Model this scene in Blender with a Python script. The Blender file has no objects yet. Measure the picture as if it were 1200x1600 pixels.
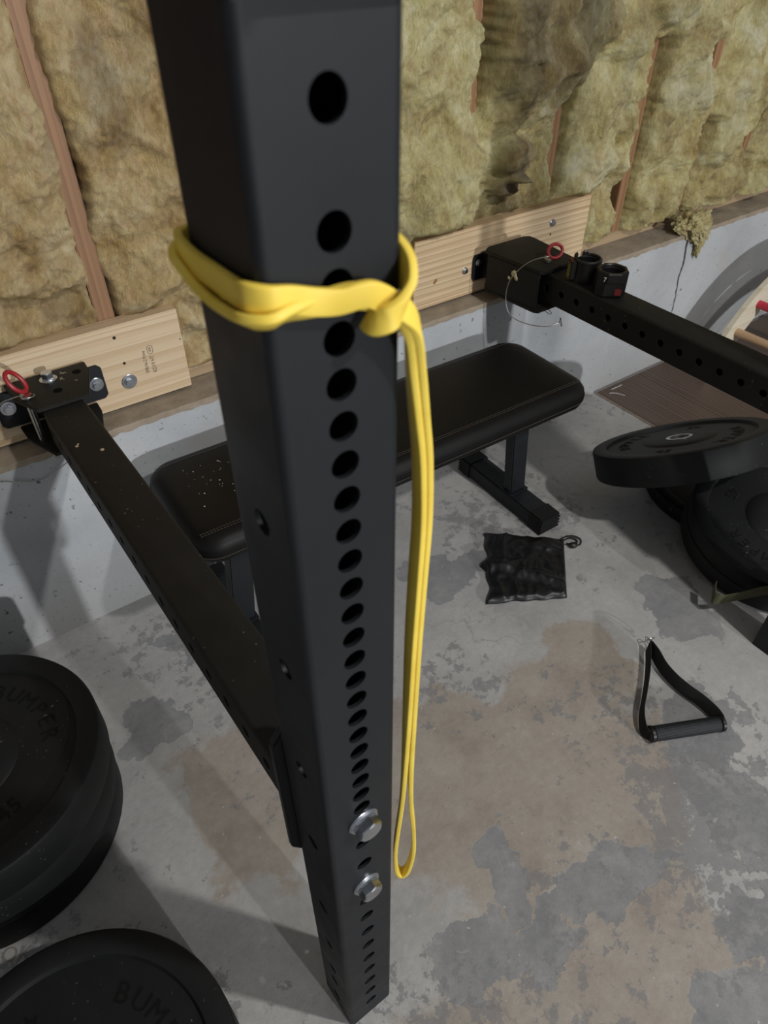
import bpy, bmesh, math, random
from math import sin, cos, pi, radians, sqrt, exp
from mathutils import Vector, Matrix, noise

random.seed(7)
SC = bpy.context.scene
COL = SC.collection
V = Vector

# ------------------------------------------------------------------ helpers
def link(name, mesh, mat=None, parent=None):
    o = bpy.data.objects.new(name, mesh)
    COL.objects.link(o)
    if mat is not None and len(mesh.materials) == 0:
        mesh.materials.append(mat)
    if parent is not None:
        o.parent = parent
    return o

def tag(o, label=None, cat=None, group=None, kind=None):
    if label: o['label'] = label
    if cat: o['category'] = cat
    if group: o['group'] = group
    if kind: o['kind'] = kind
    return o

def empty(name, loc=(0, 0, 0), rot=(0, 0, 0)):
    o = bpy.data.objects.new(name, None)
    COL.objects.link(o)
    o.location = loc
    o.rotation_euler = rot
    o.empty_display_size = .05
    return o

class MB:
    """collects shapes into one mesh"""
    def __init__(self):
        self.bm = bmesh.new()

    def add(self, verts, faces, mat=None):
        vs = [self.bm.verts.new(mat @ V(v) if mat else V(v)) for v in verts]
        for f in faces:
            try:
                self.bm.faces.new([vs[i] for i in f])
            except ValueError:
                pass
        return self

    def prism(self, poly, z0, z1, bev=0.0, mat=None, seg=2):
        b = bmesh.new()
        lo = [b.verts.new((x, y, z0)) for x, y in poly]
        hi = [b.verts.new((x, y, z1)) for x, y in poly]
        n = len(poly)
        b.faces.new(lo[::-1]); b.faces.new(hi)
        for i in range(n):
            b.faces.new([lo[i], lo[(i + 1) % n], hi[(i + 1) % n], hi[i]])
        bmesh.ops.recalc_face_normals(b, faces=b.faces)
        if bev > 0:
            bmesh.ops.bevel(b, geom=list(b.edges), offset=bev, segments=seg, affect='EDGES', clamp_overlap=True)
        if mat: b.transform(mat)
        self._merge(b)
        return self

    def box(self, lo, hi, bev=0.0, mat=None, seg=2):
        return self.prism([(lo[0], lo[1]), (hi[0], lo[1]), (hi[0], hi[1]), (lo[0], hi[1])], lo[2], hi[2], bev, mat, seg)

    def _merge(self, b):
        m = bpy.data.meshes.new('tmp')
        b.to_mesh(m); b.free()
        self.bm.from_mesh(m)
        bpy.data.meshes.remove(m)

    def lathe(self, prof, n=48, mat=None, close=True):
        """prof: list of (r, z); revolved about z"""
        b = bmesh.new()
        rings = []
        for r, z in prof:
            if r < 1e-6:
                rings.append([b.verts.new((0, 0, z))])
            else:
                rings.append([b.verts.new((r * cos(2 * pi * k / n), r * sin(2 * pi * k / n), z)) for k in range(n)])
        for a, c in zip(rings[:-1], rings[1:]):
            for k in range(n):
                k2 = (k + 1) % n
                if len(a) == 1 and len(c) == 1: continue
                if len(a) == 1: b.faces.new([a[0], c[k], c[k2]])
                elif len(c) == 1: b.faces.new([a[k], c[0], a[k2]])
                else: b.faces.new([a[k], c[k], c[k2], a[k2]])
        bmesh.ops.recalc_face_normals(b, faces=b.faces)
        if mat: b.transform(mat)
        self._merge(b)
        return self

    def sweep(self, pts, sect, wdirs=None, closed=False, cap=True):
        """sweep closed section [(a,b)] along pts; a follows wdir, b the normal"""
        pts = [V(p) for p in pts]
        n = len(pts)
        rings = []
        prevw = None
        for i, p in enumerate(pts):
            if closed:
                t = (pts[(i + 1) % n] - pts[i - 1])
            else:
                t = pts[min(i + 1, n - 1)] - pts[max(i - 1, 0)]
            t.normalize()
            if wdirs is not None:
                w = V(wdirs[i])
            elif prevw is None:
                w = V((0, 0, 1)) if abs(t.z) < .9 else V((1, 0, 0))
            else:
                w = prevw
            w = w - t * w.dot(t)
            if w.length < 1e-6: w = t.orthogonal()
            w.normalize(); prevw = w
            nn = t.cross(w)
            rings.append([self.bm.verts.new(p + w * a + nn * c) for a, c in sect])
        m = len(sect)
        rng = range(n) if closed else range(n - 1)
        for i in rng:
            A, B = rings[i], rings[(i + 1) % n]
            for k in range(m):
                self.bm.faces.new([A[k], A[(k + 1) % m], B[(k + 1) % m], B[k]])
        if cap and not closed:
            self.bm.faces.new(rings[0][::-1]); self.bm.faces.new(rings[-1])
        return self

    def tube(self, pts, r, n=10, closed=False):
        return self.sweep(pts, [(r * cos(2 * pi * k / n), r * sin(2 * pi * k / n)) for k in range(n)], closed=closed)

    def torus(self, R, r, mat=None, sx=1.0, sy=1.0, n=36, m=10):
        pts = [V((R * sx * cos(2 * pi * k / n), R * sy * sin(2 * pi * k / n), 0)) for k in range(n)]
        if mat: pts = [mat @ p for p in pts]
        return self.tube(pts, r, m, closed=True)

    def build(self, name, mat, parent=None, smooth=True, ang=35):
        bmesh.ops.recalc_face_normals(self.bm, faces=self.bm.faces)
        me = bpy.data.meshes.new(name)
        self.bm.to_mesh(me); self.bm.free()
        if smooth:
            for p in me.polygons: p.use_smooth = True
            me.set_sharp_from_angle(angle=radians(ang))
        return link(name, me, mat, parent)

def frame(loc, zdir, xdir=None):
    """matrix at loc whose local z is zdir"""
    z = V(zdir).normalized()
    x = V(xdir) if xdir else z.orthogonal()
    x = (x - z * x.dot(z)).normalized()
    y = z.cross(x)
    m = Matrix((x, y, z)).transposed().to_4x4()
    m.translation = V(loc)
    return m

def smoothpath(pts, k=8, closed=False):
    pts = [V(p) for p in pts]
    n = len(pts)
    out = []
    rng = n if closed else n - 1
    for i in range(rng):
        if closed:
            p0, p1, p2, p3 = pts[i - 1], pts[i], pts[(i + 1) % n], pts[(i + 2) % n]
        else:
            p0, p1, p2, p3 = pts[max(i - 1, 0)], pts[i], pts[i + 1], pts[min(i + 2, n - 1)]
        for j in range(k):
            t = j / k
            out.append(.5 * ((2 * p1) + (p2 - p0) * t + (2 * p0 - 5 * p1 + 4 * p2 - p3) * t * t + (3 * p1 - p0 - 3 * p2 + p3) * t ** 3))
    if not closed: out.append(pts[-1])
    return out

def rrect(w, h, r, k=3):
    out = []
    for cx, cy, a0 in ((w / 2 - r, h / 2 - r, 0), (-w / 2 + r, h / 2 - r, 90), (-w / 2 + r, -h / 2 + r, 180), (w / 2 - r, -h / 2 + r, 270)):
        for j in range(k + 1):
            a = radians(a0 + 90 * j / k)
            out.append((cx + r * cos(a), cy + r * sin(a)))
    return out

def text_bm(body, size, extrude=.0004):
    cu = bpy.data.curves.new('txt', 'FONT')
    cu.body = body; cu.size = size; cu.extrude = extrude
    cu.align_x = 'CENTER'; cu.align_y = 'CENTER'; cu.resolution_u = 3
    o = bpy.data.objects.new('txt', cu)
    COL.objects.link(o)
    dg = bpy.context.evaluated_depsgraph_get()
    me = bpy.data.meshes.new_from_object(o.evaluated_get(dg))
    bpy.data.objects.remove(o); bpy.data.curves.remove(cu)
    return me

def add_text(mb, body, size, mat, extrude=.0004):
    me = text_bm(body, size, extrude)
    me.transform(mat)
    mb.bm.from_mesh(me)
    bpy.data.meshes.remove(me)

# ------------------------------------------------------------------ materials
class NT:
    def __init__(self, name, rough=.6, metal=0.0, spec=.5):
        m = bpy.data.materials.new(name)
        m.use_nodes = True
        self.m = m; self.t = m.node_tree; self.n = self.t.nodes; self.l = self.t.links
        self.b = self.n['Principled BSDF']
        self.b.inputs['Roughness'].default_value = rough
        self.b.inputs['Metallic'].default_value = metal
        self.b.inputs['Specular IOR Level'].default_value = spec
        self.co = self.n.new('ShaderNodeTexCoord').outputs['Object']

    def node(self, typ, **kw):
        nd = self.n.new(typ)
        for k, v in kw.items(): setattr(nd, k, v)
        return nd

    def mapping(self, scale=(1, 1, 1), loc=(0, 0, 0), rot=(0, 0, 0), src=None):
        nd = self.node('ShaderNodeMapping')
        nd.inputs['Scale'].default_value = scale
        nd.inputs['Location'].default_value = loc
        nd.inputs['Rotation'].default_value = rot
        self.l.new(src or self.co, nd.inputs['Vector'])
        return nd.outputs[0]

    def noise(self, scale, detail=4, rough=.55, src=None, dist=0.0, out='Fac'):
        nd = self.node('ShaderNodeTexNoise')
        nd.inputs['Scale'].default_value = scale
        nd.inputs['Detail'].default_value = detail
        nd.inputs['Roughness'].default_value = rough
        nd.inputs['Distortion'].default_value = dist
        self.l.new(src or self.co, nd.inputs['Vector'])
        return nd.outputs[out]

    def ramp(self, fac, stops, interp='LINEAR'):
        nd = self.node('ShaderNodeValToRGB')
        cr = nd.color_ramp; cr.interpolation = interp
        while len(cr.elements) < len(stops): cr.elements.new(.5)
        for e, (p, c) in zip(cr.elements, stops):
            e.position = p
            e.color = (c, c, c, 1) if isinstance(c, (int, float)) else (*c, 1)
        self.l.new(fac, nd.inputs[0])
        return nd.outputs[0]

    def math(self, op, a, b=None, clamp=False):
        nd = self.node('ShaderNodeMath', operation=op); nd.use_clamp = clamp
        for i, x in enumerate((a, b)):
            if x is None: continue
            if isinstance(x, (int, float)): nd.inputs[i].default_value = x
            else: self.l.new(x, nd.inputs[i])
        return nd.outputs[0]

    def mix(self, fac, a, b, blend='MIX'):
        nd = self.node('ShaderNodeMix', data_type='RGBA', blend_type=blend)
        for i, x in ((0, fac), (6, a), (7, b)):
            if isinstance(x, (int, float)): nd.inputs[i].default_value = x
            elif isinstance(x, tuple): nd.inputs[i].default_value = (*x, 1)
            else: self.l.new(x, nd.inputs[i])
        return nd.outputs[2]

    def color(self, c):
        if isinstance(c, tuple): self.b.inputs['Base Color'].default_value = (*c, 1)
        else: self.l.new(c, self.b.inputs['Base Color'])
        return self

    def rough(self, r):
        self.l.new(r, self.b.inputs['Roughness']); return self

    def bump(self, h, strength=.3, dist=.01):
        nd = self.node('ShaderNodeBump')
        nd.inputs['Strength'].default_value = strength
        nd.inputs['Distance'].default_value = dist
        self.l.new(h, nd.inputs['Height'])
        self.l.new(nd.outputs[0], self.b.inputs['Normal'])
        return self

def simple(name, c, rough=.5, metal=0.0, var=.15, nscale=60, bump=0.0, spec=.5):
    t = NT(name, rough, metal, spec)
    f = t.noise(nscale, 3)
    d = tuple(x * (1 - var) for x in c); e = tuple(min(1, x * (1 + var)) for x in c)
    t.color(t.ramp(f, [(.3, d), (.7, e)]))
    if bump: t.bump(f, bump, .002)
    return t.m

def dusty(name, c, rough=.5, dust=(.35, .34, .32), amount=.70, scale=220, spec=.5):
    """dark surface with sparse pale dust specks"""
    t = NT(name, rough, 0, spec)
    f = t.noise(18, 4)
    base = t.ramp(f, [(.3, tuple(x * .8 for x in c)), (.7, tuple(x * 1.25 for x in c))])
    s = t.ramp(t.noise(scale, 1, .3), [(amount, 0.0), (amount + .05, 1.0)])
    area = t.ramp(t.noise(7, 2), [(.45, 0.0), (.7, .7)])
    t.color(t.mix(t.math('MULTIPLY', s, area), base, dust))
    t.bump(t.noise(300, 2), .06, .001)
    return t.m

def wood_mat(name, light, dark, grain=34.0, axis='X', knots=True, rough=.55, lines=.35):
    t = NT(name, rough)
    st = {'X': (1, 11, 11), 'Y': (11, 1, 11), 'Z': (11, 11, 1)}[axis]
    mp = t.mapping(st)
    warp = t.noise(1.3, 3, .5, src=mp)
    w = t.node('ShaderNodeTexWave', wave_type='BANDS', bands_direction={'X': 'Z', 'Y': 'X', 'Z': 'X'}[axis], wave_profile='SAW')
    w.inputs['Scale'].default_value = grain / 11.0 * .32
    w.inputs['Distortion'].default_value = 5.0
    w.inputs['Detail'].default_value = 3
    w.inputs['Detail Scale'].default_value = .6
    w.inputs['Detail Roughness'].default_value = .5
    t.l.new(mp, w.inputs['Vector'])
    col = t.ramp(w.outputs['Fac'], [(0.0, light), (.55, tuple(.75 * a + .25 * b for a, b in zip(light, dark))), (.95, dark), (1.0, light)])
    fine = t.noise(16, 5, .7, src=t.mapping({'X': (.5, 40, 40), 'Y': (40, .5, 40), 'Z': (40, 40, .5)}[axis]))
    col = t.mix(.35, col, t.ramp(fine, [(.3, tuple(x * .7 for x in light)), (.7, tuple(min(1, x * 1.15) for x in light))]))
    ln = t.noise(1.0, 2, .5, src=t.mapping({'X': (.35, 95, 95), 'Y': (95, .35, 95), 'Z': (95, 95, .35)}[axis]), dist=.4)
    area = t.ramp(t.noise(1.0, 2, .5, src=t.mapping({'X': (.8, 14, 14), 'Y': (14, .8, 14), 'Z': (14, 14, .8)}[axis])), [(.38, .25), (.62, 1.0)])
    col = t.mix(t.math('MULTIPLY', t.math('MULTIPLY', t.ramp(ln, [(.50, 0.0), (.60, 1.0)]), area), lines), col, dark)
    big = t.noise(4, 2)
    col = t.mix(t.ramp(big, [(.45, 0.0), (.75, .35)]), col, tuple(.5 * a + .5 * b for a, b in zip(light, dark)))
    t.color(col)
    t.bump(fine, .15, .002)
    return t.m

M = {}
# black powder coat
t = NT('powder_coat', .52, 0, .35)
t.color(t.ramp(t.noise(9, 3), [(.3, (.0064, .0078, .0102)), (.7, (.0090, .0108, .0140))]))
t.rough(t.ramp(t.noise(14, 3), [(.3, .46), (.7, .60)]))
t.bump(t.noise(900, 2), .05, .0006)
M['coat'] = t.m
M['coat_dust'] = dusty('powder_coat_dusty', (.0085, .0078, .0064), .62, (.16, .14, .11), .735, 150, .3)
M['inside'] = simple('tube_inside', (.002, .002, .002), .9, spec=.1)
M['zinc'] = simple('zinc_plated_steel', (.55, .58, .62), .28, 1.0, .12, 120, .05)
M['steel'] = simple('bright_steel', (.62, .61, .58), .25, 1.0, .1, 80)
M['wire'] = simple('steel_wire', (.42, .41, .38), .4, .9, .1, 80)
M['red'] = simple('red_coated_steel', (.30, .012, .018), .42, 0, .12, 50)
M['rubber'] = dusty('black_rubber', (.0050, .0054, .0058), .6, (.16, .16, .155), .725, 150, .3)
M['rubber_letter'] = simple('black_rubber_raised', (.0032, .0032, .0032), .8, spec=.2)
M['plastic'] = simple('black_plastic', (.0060, .0056, .0048), .42, spec=.4)
M['redplastic'] = simple('dull_red_plastic', (.13, .010, .012), .5)
M['yellow_print'] = simple('yellow_print', (.45, .36, .06), .6)
M['white_print'] = simple('white_print', (.5, .5, .48), .6)
M['ink'] = simple('dark_ink', (.10, .075, .05), .8)
t = NT('leatherette', .5, 0, .22)
t.color(t.ramp(t.noise(12, 3), [(.3, (.0036, .0034, .0032)), (.7, (.0054, .0050, .0047))]))
vv = t.node('ShaderNodeTexVoronoi'); vv.inputs['Scale'].default_value = 420
t.l.new(t.co, vv.inputs['Vector'])
t.bump(vv.outputs['Distance'], .12, .001)
s = t.ramp(t.noise(190, 1, .3), [(.70, 0.0), (.76, 1.0)])
M['leather'] = t.m
M['thread'] = simple('brown_thread', (.060, .046, .038), .8)
M['bag'] = simple('black_nylon', (.0052, .0055, .0066), .40, 0, .2, 40, spec=.45)
M['webbing'] = simple('black_webbing', (.0034, .0034, .0034), .85, 0, .2, 300, .08)
M['olive'] = simple('olive_webbing', (.075, .072, .032), .7, 0, .2, 300, .2)
t = NT('textured_grip', .6, 0, .4)
vv = t.node('ShaderNodeTexWave', wave_type='BANDS', bands_direction='DIAGONAL'); vv.inputs['Scale'].default_value = 110
t.l.new(t.co, vv.inputs['Vector'])
t.color(t.ramp(vv.outputs['Fac'], [(.4, (.0065, .008, .0095)), (.8, (.016, .019, .022))])); t.bump(vv.outputs['Fac'], .5, .001)
M['grip'] = t.m
# yellow latex
t = NT('yellow_latex', .5, 0, .4)
t.color(t.ramp(t.noise(30, 3), [(.3, (.78, .57, .075)), (.7, (.86, .66, .105))]))
t.b.inputs['Subsurface Weight'].default_value = .08
t.b.inputs['Subsurface Radius'].default_value = (.004, .003, .0005)
M['band'] = t.m
# woods
M['pine'] = wood_mat('pine_board', (.66, .53, .36), (.44, .29, .15), 34, lines=.55)
M['pine2'] = wood_mat('pine_board_bold', (.64, .50, .32), (.34, .20, .09), 60, lines=.95)
M['stud'] = wood_mat('stud_lumber', (.30, .165, .082), (.16, .075, .035), 40, 'Z', lines=.6)
M['sill'] = wood_mat('sill_lumber', (.42, .31, .19), (.25, .17, .09), 30)
M['ply'] = wood_mat('pale_plywood', (.72, .66, .52), (.58, .50, .36), 20)
M['dowel'] = wood_mat('beech_dowel', (.58, .40, .25), (.46, .29, .16), 30, 'Y')
M['reddowel'] = simple('red_painted_dowel', (.52, .025, .06), .45)
M['vinyl'] = wood_mat('brown_vinyl_plank', (.120, .080, .060), (.045, .028, .021), 60, 'Y', rough=.5, lines=.7)
M['vinyl_edge'] = simple('pale_mat_edge', (.40, .33, .26), .8)

# concrete floor -------------------------------------------------
t = NT('concrete_floor', .62, 0, .4)
def blobs(t, cs, amp=.55, nscale=7.0, soft=.04, thr=.5, detail=8):
    acc = None
    src = t.co
    for sc_, am_ in ((4.5, .22), (14, .085), (45, .030)):      # ragged outlines
        sb = t.node('ShaderNodeVectorMath', operation='SUBTRACT'); sb.inputs[1].default_value = (.5, .5, .5)
        t.l.new(t.noise(sc_, 4, .6, out='Color'), sb.inputs[0])
        ml = t.node('ShaderNodeVectorMath', operation='SCALE'); ml.inputs['Scale'].default_value = am_
        t.l.new(sb.outputs[0], ml.inputs[0])
        ad = t.node('ShaderNodeVectorMath', operation='ADD')
        t.l.new(src, ad.inputs[0]); t.l.new(ml.outputs[0], ad.inputs[1])
        src = ad.outputs[0]
    for cx, cy, rx, ry in cs:
        mp = t.mapping((1 / rx, 1 / ry, 0), (-cx / rx, -cy / ry, 0), src=src)
        ln = t.node('ShaderNodeVectorMath', operation='LENGTH')
        t.l.new(mp, ln.inputs[0])
        f = t.math('SUBTRACT', 1.0, t.math('MULTIPLY', ln.outputs['Value'], .5), True)
        acc = f if acc is None else t.math('MAXIMUM', acc, f)
    nz = t.math('MULTIPLY', t.math('SUBTRACT', t.noise(nscale, detail, .62), .5), amp)
    v = t.math('ADD', acc, nz)
    return t.ramp(v, [(thr - soft, 0.0), (thr + soft, 1.0)])
base = t.ramp(t.noise(3.6, 8, .66), [(.30, (.315, .311, .302)), (.50, (.405, .399, .385)), (.70, (.480, .470, .450))])
tan = t.ramp(t.noise(6.5, 8, .68), [(.3, (.270, .234, .198)), (.48, (.345, .304, .260)), (.62, (.375, .338, .294)), (.75, (.425, .388, .342))])
m_tan = blobs(t, [(.52, .08, .34, .26), (.30, .22, .25, .24), (.15, -.25, .5, .16), (-.02, .38, .13, .20), (.80, .22, .12, .10), (1.6, -.4, .4, .3)], 1.0, 5, .04, .55, 10)
c1 = t.mix(m_tan, base, tan)
m_grey = blobs(t, [(.72, .64, .13, .09), (.66, .70, .10, .05), (.12, .78, .12, .08), (.352, .030, .055, .045), (.335, -.045, .045, .055), (.42, -.13, .16, .045), (.52, -.175, .14, .035), (.20, -.075, .075, .050), (.30, -.115, .06, .03), (.76, -.20, .09, .10), (.86, -.06, .12, .12), (.66, -.30, .12, .05),
                   (-.10, .66, .07, .10), (.42, .80, .16, .09), (1.10, .22, .10, .16), (1.0, -.45, .5, .2), (.5, -.40, .3, .08), (-.6, -.3, .4, .3), (2, -1.2, 1, .6)], 1.05, 5.5, .012, .56, 13)  # grey patches; the one between handle and plate heap imitates a cast shadow
grey = t.ramp(t.noise(11, 8, .7), [(.3, (.205, .207, .213)), (.55, (.270, .271, .273)), (.75, (.340, .337, .332))])
c2 = t.mix(m_grey, c1, grey)
m_flake = t.ramp(t.math('ADD', t.noise(24, 12, .75), t.math('MULTIPLY', t.noise(2.1, 3), .75)), [(.955, 0.0), (.975, .7)])
c3 = t.mix(m_flake, c2, (.205, .206, .210))
lt = t.ramp(t.noise(16, 8, .7, dist=1.0), [(.62, 0.0), (.72, .45)])
c4 = t.mix(lt, c3, (.48, .465, .44))
vc = t.node('ShaderNodeTexVoronoi', feature='DISTANCE_TO_EDGE'); vc.inputs['Scale'].default_value = 2.3
nd = t.noise(5, 6, .6, out='Color')
mixv = t.node('ShaderNodeMix', data_type='VECTOR'); mixv.inputs[0].default_value = .28
t.l.new(t.co, mixv.inputs[4]); t.l.new(nd, mixv.inputs[5])
t.l.new(mixv.outputs[1], vc.inputs['Vector'])
cr = t.math('MULTIPLY', t.ramp(vc.outputs['Distance'], [(.002, 1.0), (.006, 0.0)]), t.ramp(t.noise(1.7, 2), [(.5, 0.0), (.62, .35)]))
c5 = t.mix(cr, c4, (.12, .11, .10))
sp = t.ramp(t.noise(150, 2, .5), [(.70, 0.0), (.76, .5)])
c6 = t.mix(sp, c5, (.16, .15, .14))
sp2 = t.ramp(t.noise(95, 1, .5, src=t.mapping((1, 1, 1), (3, 7, 0))), [(.76, 0.0), (.79, .6)])
c7 = t.mix(sp2, c6, (.55, .54, .52))
fine = t.noise(60, 8, .75)
c8 = t.mix(.5, c7, t.ramp(fine, [(.25, .38), (.75, .62)]), 'OVERLAY')
t.color(c8)
t.rough(t.ramp(t.noise(9, 4), [(.3, .5), (.7, .75)]))
t.bump(t.math('ADD', t.math('MULTIPLY', fine, .6), t.math('MULTIPLY', m_grey, -.15)), .35, .004)
M['floor'] = t.m

# concrete foundation wall --------------------------------------
t = NT('concrete_wall', .8, 0, .3)
b1 = t.ramp(t.noise(3.0, 6, .6), [(.3, (.345, .360, .372)), (.5, (.420, .438, .452)), (.72, (.490, .503, .512))])
low = t.node('ShaderNodeSeparateXYZ'); t.l.new(t.co, low.inputs[0])
b2 = t.mix(t.math('MULTIPLY', t.ramp(low.outputs['Z'], [(.02, .65), (.22, 0.0)]), t.noise(6, 4)), b1, (.24, .215, .18))
pit = t.math('MULTIPLY', t.math('MAXIMUM', t.ramp(t.noise(120, 2, .6), [(.645, 0.0), (.69, .75)]), t.ramp(t.noise(48, 2, .55, src=t.mapping((1, 1, 1), (4, 2, 9))), [(.70, 0.0), (.72, .9)])), t.ramp(t.noise(6, 3), [(.36, .15), (.58, 1.0)]))
b3 = t.mix(pit, b2, (.13, .135, .14))
stn = t.ramp(t.noise(3.6, 5, .65, src=t.mapping((1, 1, 1), (5, 0, 2))), [(.60, 0.0), (.72, .45)])
b4 = t.mix(stn, b3, (.40, .35, .27))
t.color(b4)
t.bump(t.math('SUBTRACT', t.noise(30, 8, .7), t.math('MULTIPLY', pit, .8)), .3, .006)
M['cwall'] = t.m
t = NT('dusty_ledge', .9, 0, .2)
t.color(t.ramp(t.noise(14, 6, .7), [(.3, (.24, .195, .145)), (.6, (.34, .285, .215)), (.8, (.42, .37, .30))]))
t.bump(t.noise(50, 6, .7), .4, .006)
M['ledge'] = t.m
t = NT('sheathing', .9)
t.color(t.ramp(t.noise(20, 4), [(.3, (.10, .06, .035)), (.7, (.16, .10, .06))]))
M['sheath'] = t.m

# fibreglass -----------------------------------------------------
t = NT('yellow_fibreglass', .95, 0, .1)
at = t.node('ShaderNodeAttribute', attribute_name='stain')
sx = t.node('ShaderNodeSeparateColor'); t.l.new(at.outputs['Color'], sx.inputs[0])
n1 = t.noise(7, 7, .62, dist=.8)
warm = t.ramp(n1, [(.30, (.30, .170, .050)), (.42, (.54, .375, .150)), (.56, (.68, .520, .255)), (.70, (.82, .710, .45))])
green = t.ramp(n1, [(.30, (.25, .175, .062)), (.41, (.50, .400, .155)), (.55, (.67, .600, .29)), (.70, (.83, .790, .54))])
colr = t.mix(sx.outputs[1], warm, green)
ft = t.noise(120, 6, .8, src=t.mapping((1, 1, .35)))
colr = t.mix(.6, colr, t.ramp(ft, [(.25, .28), (.75, .68)]), 'OVERLAY')
mid = t.noise(24, 8, .75, dist=1.2, src=t.mapping((1, 1, .8), (1, 2, 3)))
colr = t.mix(.55, colr, t.ramp(mid, [(.30, .22), (.5, .5), (.72, .72)]), 'OVERLAY')
br = t.math('MULTIPLY', sx.outputs[0], t.ramp(t.noise(9, 6, .65), [(.3, .55), (.6, 1.0)]))
colr = t.mix(br, colr, (.135, .085, .036))
gr = t.math('MULTIPLY', t.ramp(t.noise(4.2, 6, .7, src=t.mapping((1, 1, .8), (9, 1, 4))), [(.585, 0.0), (.70, .75)]), t.ramp(ft, [(.3, .4), (.7, 1.0)]))
colr = t.mix(gr, colr, (.20, .165, .105))
orr = t.ramp(t.noise(5, 4, .6, src=t.mapping((1, 1, 1), (2, 1, 14))), [(.58, 0.0), (.72, .55)])
colr = t.mix(orr, colr, (.50, .30, .085))
t.color(colr)
t.bump(t.math('ADD', ft, t.math('MULTIPLY', t.noise(34, 9, .78, dist=.6), 1.6)), .85, .012)
t.b.inputs['Sheen Weight'].default_value = .15
M['batt'] = t.m

# ------------------------------------------------------------------ setting
YW, ZC = 1.0166, .494          # foundation wall face and its top
YS = 1.111                     # front of the studs
b = MB(); b.box((-5, -11, -.12), (6, 1.6, 0))
floor = b.build('floor', M['floor'], smooth=False); tag(floor, kind='structure')
b = MB(); b.box((-5, YW, -.1), (6, 1.55, ZC - .001), .004)
wl = b.build('wall_lower', M['cwall'], smooth=False); tag(wl, kind='structure')
# rough dusty top of the foundation wall
b = MB()
nx, ny = 420, 10
vs = []
for j in range(ny + 1):
    for i in range(nx + 1):
        x = -.7 + 4.2 * i / nx; y = YW - .0005 + .30 * (j / ny) ** 1.6
        z = ZC + .0015 + .004 * noise.noise((x * 14, y * 30, 1)) * min(1, j / 2) + .002 * noise.noise((x * 60, y * 60, 3))
        if j == 0: z = ZC - .012 - .010 * abs(noise.noise((x * 22, 4, 1))) ; y = YW - .0012
        if j == 1: z = ZC + .001 + .003 * noise.noise((x * 40, 0, 9)); y = YW - .0008
        vs.append((x, y, z))
fs = [(j * (nx + 1) + i, j * (nx + 1) + i + 1, (j + 1) * (nx + 1) + i + 1, (j + 1) * (nx + 1) + i) for j in range(ny) for i in range(nx)]
b.add(vs, fs)
led = b.build('ledge', M['ledge'], wl)
# hairline crack running down the foundation wall
b = MB()
pts = [(2.005, .49), (2.012, .44), (2.022, .39), (2.018, .34), (2.028, .29), (2.036, .23), (2.043, .15), (2.05, .05)]
sp_ = smoothpath([(x, YW - .0007, z) for x, z in pts], 8)
prev = None; vs = []; fs = []
for i, p in enumerate(sp_):
    wv = .0045 * (1 - i / len(sp_)) + .001 + .0018 * noise.noise((p.z * 60, 2, 1))
    jx = .004 * noise.noise((p.z * 50, 7, 1))
    vs += [(p.x + jx - wv, p.y, p.z), (p.x + jx + wv, p.y, p.z)]
    if i: fs.append((2 * i - 2, 2 * i - 1, 2 * i + 1, 2 * i))
b.add(vs, fs)
b.build('crack', simple('crack_shadow', (.05, .05, .055), .9), wl, smooth=False)

wb = MB(); wb.box((-5, 1.215, ZC), (6, 1.24, 2.6))
wback = wb.build('wall_back', M['sheath'], smooth=False); tag(wback, kind='structure')
STUDS = [-.17, .147, .46, .775, 1.095, 1.395, 1.738, 2.048, 2.352, 2.66, 2.97]
for i, x in enumerate(STUDS):
    s = MB(); s.box((x - .018, YS, ZC + .036), (x + .018, 1.213, 2.5), .002)
    so = s.build('trim_%d' % (i + 2), M['stud'], smooth=False); tag(so, kind='structure')
s = MB(); s.box((-5, YS, ZC + .002), (6, 1.215, ZC + .036), .002)
sill = s.build('trim_1', M['sill'], smooth=False); tag(sill, kind='structure')

# faint hand-written letters on the slab
b = MB()
mt = Matrix.Translation((-.443, .372, .0006)) @ Matrix.Rotation(radians(-32), 4, 'Z')
add_text(b, 'OK', .034, mt, .0002)
b.build('marking', simple('faint_pencil', (.23, .205, .18), .8), floor, smooth=False)

# ------------------------------------------------------------------ insulation batts
def fbm(x, z, s, o, seed):
    v = 0; a = 1; tot = 0
    for k in range(o):
        v += a * noise.noise((x * s, z * s, seed + k * 7.3)); tot += a; a *= .55; s *= 2.07
    return v / tot
def billow(x, z, s, seed):
    wx = .35 / s * noise.noise((x * s * .9, z * s * .9, seed + 50)); wz = .35 / s * noise.noise((x * s * .9, z * s * .9, seed + 80))
    nn = noise.noise(((x + wx) * s, (z + wz) * s, seed)); return 1 - (sqrt(nn * nn + .028) - .167) * 2.0
# where a stud shows (z ranges) -----------------------------------
SHOW = {.147: (.50, 1.40), 1.095: (.955, 1.5), 1.395: (.66, .955), 1.738: (.50, 1.045), 2.048: (.50, .80), 2.352: (.52, .78), 2.66: (.5, .7), .46: (.9, 1.05), -.17: (.6, .9), .775: (.5, .62), 2.97: (2, 3)}
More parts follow.
